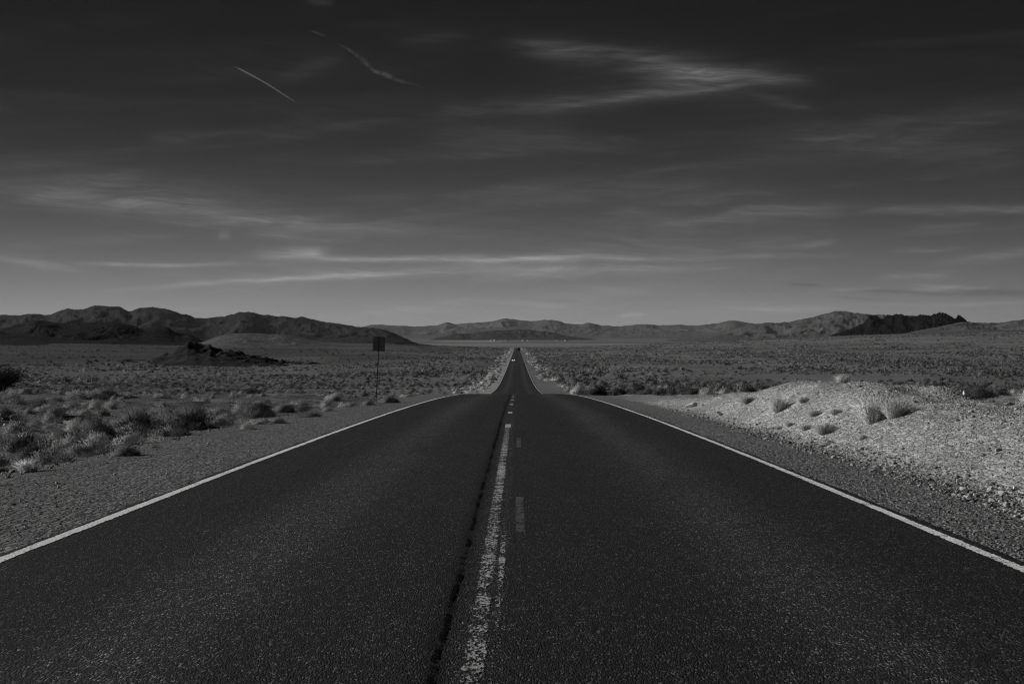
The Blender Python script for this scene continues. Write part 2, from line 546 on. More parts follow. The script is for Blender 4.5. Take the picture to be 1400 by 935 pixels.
def H(x, y):
    """height of the ground"""
    x, y = np.asarray(x, float), np.asarray(y, float)
    z = EYE - PROF(y)
    # the plain climbs to the right far out, a little to the left
    wy = sstep(150, 2000, y) * (1 - sstep(2600, 5500, y))
    rise = np.interp(x, [-2000, -700, -200, 0, 60, 308, 473, 596, 1500], [14, 9, 5.5, 0, 0, 10.7, 18, 22, 42])
    z = z + rise * wy
    d = np.where(x < 0, RX0 - x, x - RX1)          # distance out from the pavement edge
    out = np.clip(d, 0, None)
    z = z - 0.045 - 0.028 * np.clip(out, 0, 3.2) - 0.14 * sstep(2.7, 4.5, out) * np.where(x < 0, 1, 0)
    z = z - 0.25 * sstep(0.0, 0.15, -d)
    # rough open ground
    rough = sstep(3.0, 6.5, out)
    z = z + rough * (fbm(x * .45, y * .45, 3, 4) * .20 + fbm(x * 1.1, y * 1.1, 7, 4) * .12 * (y < 130) + fbm(x * .09, y * .09, 5, 2) * .35 * sstep(8, 30, out))
    z = z + sstep(20, 80, out) * fbm(x / 60.0, y / 60.0, 11, 2) * 0.9 * (1 - sstep(1500, 2500, y))
    z = z + sstep(60, 500, out) * sstep(200, 900, y) * fbm(x / 420.0, y / 420.0, 21, 3) * np.where(x < 0, 4.5, 2.2) * (1 - sstep(1500, 2500, y))
    # graded berm on the right
    g = EYE - BERM(y)
    c = 7.9 + .5 * fbm(y * .07, y * 0 + 3.1, 31, 2)
    foot = 5.45 + .25 * fbm(y * .2, y * 0 + 1.1, 33, 2)
    up = sstep(0, 1, (x - foot) / (c - foot)) ** 0.85
    dn = 1 - sstep(c + .7, c + 3.6, x)
    shape = np.where(x < c, up, dn)
    fade = sstep(88, 62, y) * sstep(-60, -10, y)
    base_here = z
    top = g + .15 * fbm(x * .4, y * .4, 35, 4)
    zb = base_here + np.clip(top - base_here, 0, None) * shape * fade + .085 * fbm(x * 1.2, y * 1.2, 41, 4) * shape * fade
    return np.where(x > 4.9, zb, z)


def H1(x, y):
    return float(H(np.array([x]), np.array([y]))[0])


def at_px(x, y, far=2000.0):
    """where the sight line through a photo pixel meets the ground"""
    u, v = (x - VPX) / F_PX, (HORY - y) / F_PX
    Y = np.concatenate([np.arange(5, 130, .05), np.geomspace(130, far, 3000)])
    hit = np.nonzero(EYE + v * Y <= H(u * Y, Y))[0]
    Yh = Y[hit[0]] if len(hit) else 112.0
    return u * Yh, Yh


def seg(a, b, st):
    return list(np.arange(a, b, st))


def geo(a, b, st, g):
    o = []
    while a < b:
        o.append(a)
        a += st
        st *= g
    return o + [b]


xs = np.array(sorted([-v for v in geo(28, 16000, .45, 1.12)] + seg(-27.6, -12, .4) + seg(-12, -4.1, .15) + [RX0 - .05, RX0 - .002, RX0 + .12, -2, 0, 2, RX1 - .12, RX1 + .002, RX1 + .05]
                     + seg(3.9, 14, .14) + seg(14, 27.8, .4) + geo(28, 16000, .45, 1.12)))
ROAD_END = 2500.0
ys = np.array(sorted([-3000, -1500, -700, -300, -150, -80, -40, -20, -12] + seg(-8, 5, 1.0) + seg(5, 42, .16) + seg(42, 122, .36) + seg(122, 300, 1.2) + geo(300, 26500, 1.6, 1.02)))
GX, GY = np.meshgrid(xs, ys)
GZ = H(GX, GY)


def ground_tone(X, Y):
    d = np.where(X < 0, RX0 - X, X - RX1)
    f1 = fbm(X * .12, Y * .12, 51, 4)
    f2 = fbm(X * .5, Y * .5, 53, 3)
    left = np.clip(.105 + .05 * f1 + .03 * f2, .04, .3)
    right = np.clip(.22 + .09 * f1, .05, .3)
    t = np.where(X < 0, left, right)
    far = np.clip(.13 + .025 * (X > 0) + .10 * fbm(X / 40., Y / 110., 57, 4), .05, .36)
    t = t + (far - t) * sstep(120, 220, Y)
    # disturbed pale verge along the far road
    t = t + (.30 - t) * (1 - sstep(5.5, 11, np.abs(X) + 4.0 * f1)) * sstep(140, 200, Y) * (1 - sstep(1700, 2300, Y) * .4)
    # graded shoulders
    sl = 1 - sstep(2.4, 3.6, d + .5 * f2)
    t = t + (np.where(X < 0, .125, .15) - t) * sl * (1 - sstep(120, 170, Y))
    t = t + (.17 - t) * (X > 0) * (1 - sstep(5, 7.5, d)) * sstep(150, 190, Y)
    # bright crushed rock on the berm
    b = sstep(5.2, 5.8, X + .25 * f2) * (1 - sstep(9.6, 10.6, X)) * sstep(92, 66, Y) * sstep(-40, -10, Y)
    t = t + (.31 * (1 + .3 * fbm(X * .7, Y * .35, 55, 4)) - t) * b
    # sparse smooth bajada out to the left
    s = sstep(480, 700, Y) * (1 - sstep(1700, 2100, Y)) * sstep(-60, -200, X)
    t = t * (1 - .18 * sstep(0, -60, X) * sstep(140, 300, Y))
    t = t + (.042 * (1 + .5 * fbm(X / 150., Y / 90., 65, 3)) - t) * s * .85
    # valley floor in long bands, one pale dry lake strip
    v = np.clip(.14 + .09 * fbm(X / 2600., Y / 420., 61, 3), .05, .3)
    t = t + (v - t) * sstep(2200, 3000, Y)
    pl = sstep(8300, 8600, Y) * (1 - sstep(8850, 9100, Y)) * sstep(-520, -420, X) * (1 - sstep(-150, -60, X))
    t = t + (.5 - t) * pl
    pl = sstep(6300, 6700, Y) * (1 - sstep(7000, 7400, Y)) * sstep(-1500, -700, X) * (1 - sstep(2200, 3200, X))
    t = t + (.24 - t) * pl * (.6 + .4 * fbm(X / 300., Y / 300., 63, 2))
    peb = np.where(b > .5, .95, np.where(sl > .5, 1.0, .95))
    return t, np.broadcast_to(peb, X.shape)


GT, GP = ground_tone(GX, GY)
ny, nx = GX.shape
idx = np.arange(nx * ny).reshape(ny, nx)
quads = np.stack([idx[:-1, :-1], idx[:-1, 1:], idx[1:, 1:], idx[1:, :-1]], -1).reshape(-1, 4)
ground = link('ground', make_mesh('ground', np.stack([GX, GY, GZ], -1), None, quads, M_GROUND, {'tone': GT, 'pebble': GP}, smooth=True))
tag(ground, 'stony desert floor with pale graded berm and sparse scrub', kind='structure')


FR = np.array([0, .16, .5, .84, 1.0])


def strip(y0, y1, xa, xb, lift, extra=()):
    """a band on the road surface, following its profile; xa and xb may be functions of y"""
    Y = np.unique(np.concatenate([[y0, y1], ys[(ys > y0) & (ys < y1)], np.array(extra, float)]))
    fa = xa(Y) if callable(xa) else np.full_like(Y, xa)
    fb = xb(Y) if callable(xb) else np.full_like(Y, xb)
    z = road_z(Y) + lift
    v = np.stack([np.stack([fa + (fb - fa) * f, Y, z], -1) for f in FR], 1).reshape(-1, 3)
    ii = np.arange(len(Y) * 5).reshape(-1, 5)
    return v, np.stack([ii[:-1, :-1], ii[:-1, 1:], ii[1:, 1:], ii[1:, :-1]], -1).reshape(-1, 4), Y


# road slab with a real edge
Y = ys[(ys >= -80) & (ys <= ROAD_END)]
cols = [(RX0 - .03, -.14), (RX0, -.008), (RX0 + .04, 0), (0, 0), (RX1 - .04, 0), (RX1, -.008), (RX1 + .03, -.14)]
jig = .035 * fbm(Y * 1.1, Y * 0, 71, 3) * (Y < 120)
rv = np.stack([np.stack([np.full_like(Y, cx) + (jig if abs(cx) > 3 else 0), Y, road_z(Y) + cz], -1) for cx, cz in cols], 1)
ri = np.arange(len(Y) * 7).reshape(len(Y), 7)
rq = np.stack([ri[:-1, :-1], ri[:-1, 1:], ri[1:, 1:], ri[1:, :-1]], -1).reshape(-1, 4)
road = link('road', make_mesh('road', rv, None, rq, M_ASPHALT))
tag(road, 'straight two lane asphalt road running to the horizon', kind='structure')


def marking(name, y0, y1, xa, xb, mat, lift=.004, wear=1.0, extra=(), edge=.35):
    v, q, Yv = strip(y0, y1, xa, xb, lift, extra)
    wv = wear(Yv) if callable(wear) else np.full(len(Yv), wear)
    return link(name, make_mesh(name, v, None, q, mat, {'wear': (wv[:, None] + np.array([edge, .04, 0, .04, edge])).ravel()}), road)


wob = lambda c, a, s: (lambda Y: c + a * fbm(Y * .35, Y * 0, s, 2) * (Y < 150))
marking('edge_line', -40, ROAD_END, wob(-3.885, .012, 72), wob(-3.765, .010, 73), M_WHITE, wear=.88, edge=.7)
marking('edge_line', -40, ROAD_END, wob(3.53, .012, 74), wob(3.65, .012, 75), M_WHITE, wear=.98, edge=.8)


def ywear(Y):
    k = .615 + .15 * fbm(Y * .28, Y * 0, 77, 2)
    k = k - .16 * np.exp(-((Y - 10.6) / 1.6) ** 2) - .10 * np.exp(-((Y - 21) / 3.5) ** 2) + .42 * sstep(31, 34, Y)
    for y0 in (33.1, 43, 53.8, 63.4, 72, 81):
        k = k - .75 * (np.abs(Y - y0) < .9)
    return k


marks = np.concatenate([np.arange(y0 - 1.2, y0 + 1.25, .15) for y0 in (33.1, 43, 53.8, 63.4, 72, 81)])
marking('centre_line', -20, 400, -.278, -.145, M_YELLOW, edge=.26, wear=ywear, extra=marks)
marking('centre_line', -20, 300, -.138, -.085, M_YELLOW, edge=.15, wear=lambda Y: .76 - .20 * np.exp(-((Y - 10.7) / 1.5) ** 2) + .1 * fbm(Y * .3, Y * 0, 78, 2))
for k in range(-1, 9):
    marking('dash', 12.2 + 12.1 * k, 15.4 + 12.1 * k, -.020, .078, M_DASH, edge=.3, wear=.78 if 0 <= k < 2 else 1.2)
sv = lambda off: (lambda Y: -.402 + off + .011 * fbm(Y * 1.3, Y * 0, 79, 3))
sw = fbm(np.arange(0, 1), np.arange(0, 1), 1)
marking('seam', -20, 380, lambda Y: sv(-.026)(Y) - .016 * fbm(Y * 3.1, Y * 0, 80, 3), lambda Y: sv(.022)(Y) + .016 * fbm(Y * 3.3, Y * 0, 81, 3), M_TAR, lift=.005, edge=.5, wear=lambda Y: .64 + .2 * fbm(Y * 2.0, Y * 0, 84, 2))

# ------------------------------------------------------------------ hills and ranges, each a relief of its own depth
def hill(name, label, D, depth, outline, mat, spur=1.0, wl=None, nx_=None, ny_=46, rough=.012, seed=1, front=1.25):
    ox, oy = zip(*outline)
    out = pchip(ox, oy)
    u0, u1 = ox[0], ox[-1]
    n = nx_ or int((u1 - u0) * 0.9) + 2
    U = np.linspace(u0, u1, n)
    Sg = np.linspace(-1, 1, ny_)
    UU, SS = np.meshgrid(U, Sg)
    YY = D + SS * depth
    XX = (UU - VPX) / F_PX * YY
    gz = H(XX, YY)
    top = EYE + (HORY - out(UU)) / F_PX * D
    height = np.clip(top - gz, 0, None)
    hm = height.max()
    wl = wl or max(hm * 1.1, 30)
    warp = fbm(XX / (wl * 2.2), YY / (wl * 2.2), seed + 5, 3)
    s2 = np.abs(SS + .16 * warp * (1 - np.abs(SS)))
    fall = np.clip(1 - s2, 0, 1) ** front
    ridge = 1 - np.abs(fbm(XX / wl + warp * .5, YY / (wl * 2.4) + warp * .4, seed, 5, .52)) * 2
    mid_ = 4 * fall * (1 - fall)
    rel = fall + spur * .26 * mid_ * (ridge - .5) + spur * .05 * (ridge - .6) * fall
    endf = sstep(0, .09, (UU - u0) / (u1 - u0)) * sstep(0, .09, (u1 - UU) / (u1 - u0))
    zz = gz + height * rel * endf + hm * rough * fbm(XX / (wl * .16), YY / (wl * .16), seed + 9, 3) * fall
    zz = zz - (1 - sstep(0.0, .15 + .005 * hm, height * fall * endf)) * (.35 + .012 * hm)
    ii = np.arange(n * ny_).reshape(ny_, n)
    q = np.stack([ii[:-1, :-1], ii[:-1, 1:], ii[1:, 1:], ii[1:, :-1]], -1).reshape(-1, 4)
    o = link(name, make_mesh(name, np.stack([XX, YY, zz], -1), None, q, mat, smooth=True))
    return tag(o, label, kind='structure')


hill('mountains', 'long dark mountain range beyond the left plain', 6000, 1150,
     [(-260, 446), (-140, 430), (-60, 436), (0, 430), (24, 431), (36, 429), (65, 430), (78, 426), (95, 421), (110, 422), (128, 418), (150, 419), (162, 420), (175, 426), (188, 421), (202, 419),
      (225, 422), (250, 429), (270, 434), (285, 434), (305, 432), (318, 427), (333, 425), (350, 427), (375, 430), (400, 434), (416, 434), (440, 440), (470, 443), (500, 447), (520, 450), (540, 454), (565, 460), (600, 468)],
     mat_hill('range_rock', .022, .0011, .3, 12), seed=101, ny_=90, nx_=900, spur=.8, rough=.035)
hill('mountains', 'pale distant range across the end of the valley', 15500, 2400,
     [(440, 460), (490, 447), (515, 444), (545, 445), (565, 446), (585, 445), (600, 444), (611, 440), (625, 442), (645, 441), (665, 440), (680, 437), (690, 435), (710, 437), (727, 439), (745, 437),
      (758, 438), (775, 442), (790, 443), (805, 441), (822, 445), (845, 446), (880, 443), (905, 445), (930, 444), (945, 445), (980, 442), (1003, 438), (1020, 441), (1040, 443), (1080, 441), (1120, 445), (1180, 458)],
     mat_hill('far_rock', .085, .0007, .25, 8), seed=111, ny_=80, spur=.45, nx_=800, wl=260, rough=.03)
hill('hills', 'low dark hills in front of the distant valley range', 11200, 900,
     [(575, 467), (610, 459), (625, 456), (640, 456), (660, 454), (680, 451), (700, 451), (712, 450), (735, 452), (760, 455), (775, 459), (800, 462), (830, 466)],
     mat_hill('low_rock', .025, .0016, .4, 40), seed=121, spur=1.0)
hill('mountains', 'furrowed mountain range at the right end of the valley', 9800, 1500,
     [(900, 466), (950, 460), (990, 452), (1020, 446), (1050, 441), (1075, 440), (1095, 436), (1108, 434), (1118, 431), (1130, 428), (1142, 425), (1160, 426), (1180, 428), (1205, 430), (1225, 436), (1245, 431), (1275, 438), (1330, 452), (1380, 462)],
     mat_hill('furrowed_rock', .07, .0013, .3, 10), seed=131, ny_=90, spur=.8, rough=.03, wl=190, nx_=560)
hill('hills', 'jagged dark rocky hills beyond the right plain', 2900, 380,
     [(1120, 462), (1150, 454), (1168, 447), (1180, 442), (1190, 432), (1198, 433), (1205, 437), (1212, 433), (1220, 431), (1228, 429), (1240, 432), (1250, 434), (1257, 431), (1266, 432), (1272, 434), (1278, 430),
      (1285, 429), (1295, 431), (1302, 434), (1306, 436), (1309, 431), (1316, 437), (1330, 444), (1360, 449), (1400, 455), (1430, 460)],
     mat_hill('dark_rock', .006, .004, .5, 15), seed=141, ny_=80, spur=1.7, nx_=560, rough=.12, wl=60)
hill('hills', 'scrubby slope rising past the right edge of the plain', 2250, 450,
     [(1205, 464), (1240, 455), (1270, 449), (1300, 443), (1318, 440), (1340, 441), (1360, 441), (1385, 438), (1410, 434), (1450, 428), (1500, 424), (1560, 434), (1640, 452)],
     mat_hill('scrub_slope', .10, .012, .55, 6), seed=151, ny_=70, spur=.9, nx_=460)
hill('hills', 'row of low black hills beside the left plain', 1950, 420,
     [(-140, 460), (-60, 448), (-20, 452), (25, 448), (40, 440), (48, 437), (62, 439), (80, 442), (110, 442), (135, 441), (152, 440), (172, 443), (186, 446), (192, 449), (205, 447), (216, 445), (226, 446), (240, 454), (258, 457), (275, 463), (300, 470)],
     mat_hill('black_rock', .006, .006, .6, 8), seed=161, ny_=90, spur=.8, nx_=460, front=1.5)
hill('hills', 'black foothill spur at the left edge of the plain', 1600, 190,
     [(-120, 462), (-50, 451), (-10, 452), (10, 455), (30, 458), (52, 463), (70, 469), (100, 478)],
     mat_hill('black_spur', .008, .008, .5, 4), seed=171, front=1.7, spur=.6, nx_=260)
hill('hills', 'smooth pale hill with a lit left shoulder', 1620, 300,
     [(225, 482), (255, 474), (275, 468), (290, 463), (305, 458), (318, 456), (340, 455), (362, 456), (385, 457), (405, 460), (425, 464), (445, 467), (475, 469), (520, 470), (560, 472), (600, 476)],
     mat_hill('pale_slope', .10, .010, .3, 4), seed=181, spur=.45, nx_=420)
hill('hills', 'small dark ridge behind the road sign', 2000, 70,
     [(515, 474), (530, 468), (540, 467), (552, 469), (568, 472), (590, 476), (615, 480)],
     mat_hill('ridge_rock', .03, .02, .4, 3), seed=191, spur=.8, nx_=160)
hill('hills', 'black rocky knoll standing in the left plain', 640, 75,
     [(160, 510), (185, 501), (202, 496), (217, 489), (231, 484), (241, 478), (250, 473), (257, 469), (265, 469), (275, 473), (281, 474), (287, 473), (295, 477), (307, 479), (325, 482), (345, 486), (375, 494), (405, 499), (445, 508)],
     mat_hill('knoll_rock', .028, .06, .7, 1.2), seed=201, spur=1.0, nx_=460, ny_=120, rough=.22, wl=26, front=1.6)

# ------------------------------------------------------------------ shrubs and grass
def unit(v):
    return v / np.maximum(np.linalg.norm(v, axis=-1, keepdims=True), 1e-9)


def blades(p, d, ln, wd, g):
    """thin triangles at p along d"""
    side = unit(np.cross(d, g.normal(size=d.shape)))
    a = p - side * wd[:, None] * .5
    b = p + side * wd[:, None] * .5
    c = p + d * ln[:, None]
    n = len(p)
    return np.stack([a, b, c], 1).reshape(-1, 3), np.arange(n * 3).reshape(n, 3)


def puff(v, t, soft=.72):
    """leaves turned to face outwards, with soft shading normals as a real crown scatters light"""
    top = np.percentile(v[:, 2], 95)
    c0 = np.array([0, 0, top * .25])
    tri = v[t]
    out = tri.mean(1) - c0
    out[:, 2] *= .5 / max(top, .1)
    gn = np.cross(tri[:, 1] - tri[:, 0], tri[:, 2] - tri[:, 0])
    flip = (gn * out).sum(1) < 0
    t = t.copy()
    t[flip] = t[flip][:, ::-1]
    gn[flip] *= -1
    nn = unit(unit(out) * soft + unit(gn) * (1 - soft))
    vn = np.zeros_like(v)
    for k in range(3):
        np.add.at(vn, t[:, k], nn)
    return v, t, unit(vn)


def dome(seed, n, ln=(.10, .2), wd=(.009, .016), lobes=5, flat=.75, up=.35):
    """unit shrub: about 1 m wide, `flat` m tall"""
    g = np.random.default_rng(seed)
    c = np.concatenate([[[0, 0]], g.normal(size=(lobes, 2)) * .24])
    r = np.concatenate([[.33], g.uniform(.12, .27, lobes)])
    k = g.choice(len(c), n, p=r ** 2 / (r ** 2).sum())
    d = unit(g.normal(size=(n, 3)))
    d[:, 2] = np.abs(d[:, 2]) * 1.05 - .05
    rad = r[k] * (.25 + .75 * g.uniform(0, 1, n) ** .42) * (1 + .22 * np.sin(d[:, 0] * 7 + k) * np.cos(d[:, 1] * 6 + d[:, 2] * 5))
    p = d * rad[:, None]
    p[:, 2] *= flat / .5 * (.8 + .4 * g.random(len(c)))[k] * .92
    p[:, :2] += c[k]
    o = unit(d + np.array([0, 0, up]) + g.normal(size=(n, 3)) * .45)
    return blades(p, o, g.uniform(*ln, n), g.uniform(*wd, n), g)


def stems(seed, n=26, r=.42, h=.6):
    g = np.random.default_rng(seed)
    a = g.uniform(0, 2 * math.pi, n)
    tip = np.stack([np.cos(a), np.sin(a), np.zeros(n)], -1) * (r * g.uniform(.3, 1, n))[:, None] + np.stack([np.zeros(n), np.zeros(n), h * g.uniform(.5, 1, n)], -1)
    p = np.stack([np.cos(a), np.sin(a), np.zeros(n) - .3], -1) * .04
    d = tip - p
    l = np.linalg.norm(d, axis=1)
    v, t = [], []
    for s in range(3):
        vv, tt = blades(p, unit(d), l, np.full(n, .022), g)
        t.append(tt + sum(len(q) for q in v))
        v.append(vv)
    return np.concatenate(v), np.concatenate(t)


def open_shrub(seed, n, h=.9):
    """creosote-like: branches that fan upward and carry leaf sprays"""
    g = np.random.default_rng(seed)
    nb = 34
    a = g.uniform(0, 2 * math.pi, nb)
    lean = g.uniform(.1, .62, nb)
    tip = np.stack([np.cos(a) * lean, np.sin(a) * lean, h * g.uniform(.62, 1.05, nb) * (1 - .35 * lean)], -1)
    k = g.integers(0, nb, n)
    t = g.uniform(.28, 1, n) ** .7
    p = tip[k] * t[:, None] + g.normal(size=(n, 3)) * (.07 * (.5 + t))[:, None]
    p[:, 2] = np.abs(p[:, 2])
    o = unit(unit(tip[k]) * .7 + g.normal(size=(n, 3)) * .6)
    v1, t1 = blades(p, o, g.uniform(.06, .13, n), g.uniform(.012, .022, n), g)
    v2, t2 = blades(np.zeros((nb, 3)) + g.normal(size=(nb, 3)) * [.03, .03, 0], unit(tip), np.linalg.norm(tip, axis=1), np.full(nb, .02), g)
    return np.concatenate([v1, v2]), np.concatenate([t1, t2 + len(v1)])


def tuft(seed, n, h=.55, spread=.5, wd=(.005, .010)):
    """bunch grass: blades that rise from a tight foot and arch outward"""
    g = np.random.default_rng(seed)
    a = g.uniform(0, 2 * math.pi, n)
    foot = np.stack([np.cos(a), np.sin(a), np.zeros(n)], -1) * (.16 * np.sqrt(g.random(n)))[:, None]
    out = g.uniform(.05, 1, n) ** .8 * spread
    a2 = a + g.normal(size=n) * .5
    hh = h * g.uniform(.5, 1, n) * np.sqrt(np.clip(1 - (out / spread * .8) ** 2, .1, 1))
    mid_ = foot + np.stack([np.cos(a2) * out * .4, np.sin(a2) * out * .4, hh * .7], -1)
    tip = foot + np.stack([np.cos(a2) * out, np.sin(a2) * out, hh], -1)
    w_ = g.uniform(*wd, n)[:, None]
    side = np.stack([-np.sin(a2), np.cos(a2), np.zeros(n)], -1)
    side = unit(side + g.normal(size=(n, 3)) * .5)
    v = np.stack([foot - side * w_, foot + side * w_, mid_ + side * w_ * .8, mid_ - side * w_ * .8, tip], 1).reshape(-1, 3)
    b = np.arange(n)[:, None] * 5
    t = np.concatenate([b + [0, 1, 2], b + [0, 2, 3], b + [3, 2, 4]])
    return v, t


P_DOME = [dome(300 + i, 5200, (.05, .11), (.008, .015), 7, flat=f, up=.15) for i, f in enumerate((.62, .7, .55, .75, .6))]
P_STEM = [stems(320 + i, 30, .4, f * .8) for i, f in enumerate((.62, .7, .55, .75, .6))]
P_MID = [dome(340 + i, 2000, (.05, .10), (.012, .022), 6, flat=f, up=.15) for i, f in enumerate((.6, .7, .55, .72))]
P_OPEN = [open_shrub(360 + i, 4200) for i in range(2)]
P_TUFT = [tuft(380 + i, 430, *hs) for i, hs in enumerate(((.55, .5), (.45, .55), (.7, .5)))]
ME = {}
for nm, lst in (('dome', P_DOME), ('mid', P_MID), ('open', P_OPEN), ('tuft', P_TUFT), ('stem', P_STEM)):
    lst = [puff(v, t, .35 if nm == 'tuft' else .85) for v, t in lst]
    ME[nm] = [make_mesh('shrub_' + nm, v, t, None, M_FOL, smooth=True, nrm=nn) for v, t, nn in lst]


def grey4(v):
    return (v, v, v, 1.0)


def plant(kind, i, x, y, wdt, hgt, tone, label, group=None, name='desert_shrub', cat='shrub', parts=False, sink=.03):
    nat = {'dome': (.62, .7, .55, .75, .6), 'mid': (.6, .7, .55, .72), 'open': (.9, .9), 'tuft': (.55, .45, .7)}[kind][i]
    z = H1(x, y) - sink
    tone = min(.70, tone * (1.9 if kind == 'tuft' else 1.55 if tone > .1 else 1.2))
    sc = (wdt / 1.0, wdt / 1.0 * random.uniform(.9, 1.15), hgt / nat)
    rz = random.uniform(0, 6.28)
    if parts:
        o = empty(name, (x, y, z), rz)
        o.scale = sc
        a = link('foliage', ME[kind][i], o)
        b = link('stem', ME['stem'][i], o)
        a.color = grey4(tone)
        b.color = grey4(tone * .6)
    else:
        o = link(name, ME[kind][i], loc=(x, y, z))
        o.rotation_euler = (0, 0, rz)
        o.scale = sc
        o.color = grey4(tone)
    return tag(o, label, cat, group)


# shrubs one can point to in the photograph: pixel of the foot, width and height in pixels, kind, grey
L, P, Dk = .13, .24, .055
NAMED = [
    (42, 632, 58, 29, 'dome', 0, .085, 'dark rounded shrub behind the small pale bush at the left edge of the gravel', 1),
    (37, 646, 38, 21, 'tuft', 0, .36, 'small pale dry bush at the very edge of the left gravel shoulder', 0),
    (106, 624, 48, 28, 'dome', 1, .15, 'round grey shrub at the gravel edge, right of the dark rounded one', 1),
    (128, 602, 52, 40, 'dome', 3, .12, 'tallest shrub of the near left cluster, with a pale crest and black flank', 1),
    (108, 597, 32, 20, 'dome', 2, .07, 'low dark shrub at the foot of the tall crested shrub', 1),
    (134, 607, 26, 17, 'tuft', 1, .26, 'small pale clump between the tall crested shrub and the gravel', 0),
    (172, 623, 50, 22, 'dome', 4, .13, 'low spreading shrub casting a thin shadow along the left gravel edge', 1),
    (185, 585, 62, 36, 'dome', 2, .125, 'wide hazy grey shrub behind the near left cluster', 1),
    (262, 586, 66, 46, 'dome', 1, .135, 'largest feathery shrub on the left flat, broad and pale', 1),
    (352, 569, 42, 22, 'dome', 0, .07, 'dark bristly shrub on the left flat behind a small round bush', 1),
    (337, 587, 18, 15, 'mid', 1, .22, 'small round pale bush at the gravel edge below the dark bristly shrub', 0),
    (358, 580, 26, 13, 'mid', 0, .20, 'low pale bush just right of the small round bush', 0),
    (378, 579, 32, 13, 'mid', 2, .19, 'flat pale bush at the gravel edge, half as tall as its neighbours', 0),
    (388, 563, 38, 17, 'dome', 4, .15, 'grey shrub with a dark right flank between two paler bushes', 0),
    (411, 558, 32, 15, 'dome', 2, .22, 'soft pale bush right of the grey shrub with a dark flank', 0),
    (427, 570, 34, 12, 'mid', 3, .10, 'low dark bush at the gravel edge halfway to the road sign', 0),
    (462, 548, 27, 15, 'dome', 3, .27, 'bright feathery bush standing alone left of the road sign', 0),
    (449, 562, 26, 10, 'mid', 1, .22, 'small low pale bush in front of the bright feathery bush', 0),
    (481, 556, 26, 11, 'mid', 0, .20, 'low pale bush between the feathery bush and the sign post', 0),
    (505, 554, 20, 12, 'mid', 2, .15, 'small grey bush at the left foot of the sign post', 0),
    (531, 551, 30, 14, 'dome', 0, .15, 'shrub right of the sign post, pale on top and black beneath', 0),
    (346, 538, 22, 11, 'mid', 3, .055, 'small dark bush out on the flat beyond the dark bristly shrub', 0),
    (8, 606, 36, 18, 'mid', 0, .16, 'grey bush cut by the left edge of the picture above the dark rounded shrub', 0),
    (47, 584, 28, 12, 'mid', 1, .18, 'low grey bush among pale stones on the left flat', 0),
    (0, 536, 52, 28, 'open', 0, .03, 'big black creosote bush at the far left edge of the flat', 0),
    (33, 538, 24, 11, 'mid', 2, .20, 'small pale bush at the right foot of the big black bush', 0),
    (104, 540, 40, 14, 'mid', 3, .035, 'flat black bush directly behind the bright white rock', 0),
    (141, 544, 48, 21, 'dome', 2, .15, 'pale hazy bush right of the bright white rock', 0),
    (2, 646, 24, 14, 'mid', 2, .06, 'dark low bush cut by the left edge beside the small pale bush', 0),
    (6, 664, 30, 9, 'mid', 0, .12, 'flat tuft on the gravel nearest the camera at the left edge', 0),
    (300, 566, 28, 14, 'mid', 1, .18, 'pale bush between the largest feathery shrub and the dark bristly one', 0),
    (210, 612, 24, 9, 'mid', 3, .14, 'tiny low bush at the end of a thin shadow on the left gravel', 0),
    (905, 540, 15, 14, 'mid', 1, .06, 'small dark upright bush at the far tip of the bright berm', 0),
    (1023, 551, 26, 10, 'tuft', 1, .16, 'dark wispy tuft low on the far end of the bright berm', 0),
    (1064, 563, 36, 22, 'tuft', 2, .34, 'pale straw grass tuft on the berm left of the big tuft', 0),
    (1096, 550, 20, 9, 'tuft', 1, .30, 'faint straw wisp on the upper berm between two pale tufts', 0),
    (1112, 569, 30, 11, 'tuft', 0, .28, 'grey tuft on the berm just above the darker twin tufts', 0),
    (1128, 593, 32, 16, 'tuft', 1, .25, 'dark grey tuft at the foot of the berm below the big pale tuft', 0),
    (1102, 588, 18, 10, 'tuft', 0, .17, 'little dark tuft left of the dark grey tuft at the berm foot', 0),
    (1142, 566, 22, 9, 'tuft', 2, .28, 'small straw tuft between the grey tuft and the big pale tuft', 0),
    (1196, 576, 74, 36, 'tuft', 0, .36, 'biggest pale bunch grass tuft, leaning on the bright berm', 0),
    (1222, 571, 46, 26, 'tuft', 1, .34, 'straw clump against the right side of the biggest berm tuft', 0),
    (1152, 523, 26, 13, 'tuft', 2, .34, 'pale grass tuft standing on the crest of the berm', 0),
    (1080, 582, 16, 7, 'tuft', 0, .20, 'small wisp at the berm foot left of the little dark tuft', 0),
    (1180, 600, 20, 8, 'tuft', 1, .26, 'low straw wisp on the berm below the biggest tuft', 0),
]
fixed = []
for (px, py, pw, ph, kind, i, tone, label, parts) in NAMED:
    x, y = at_px(px, py)
    s = y / F_PX
    nm, ct = ('grass_tuft', 'grass tuft') if kind == 'tuft' else ('desert_shrub', 'shrub')
    plant(kind, i, x, y, pw * s * (1.3 if kind == 'tuft' else 1.15), ph * s * 1.22, tone, label, 'grass tufts by the road' if kind == 'tuft' else 'shrubs on the near flats', nm, ct, bool(parts))
    fixed.append((x, y, pw * s * .5))

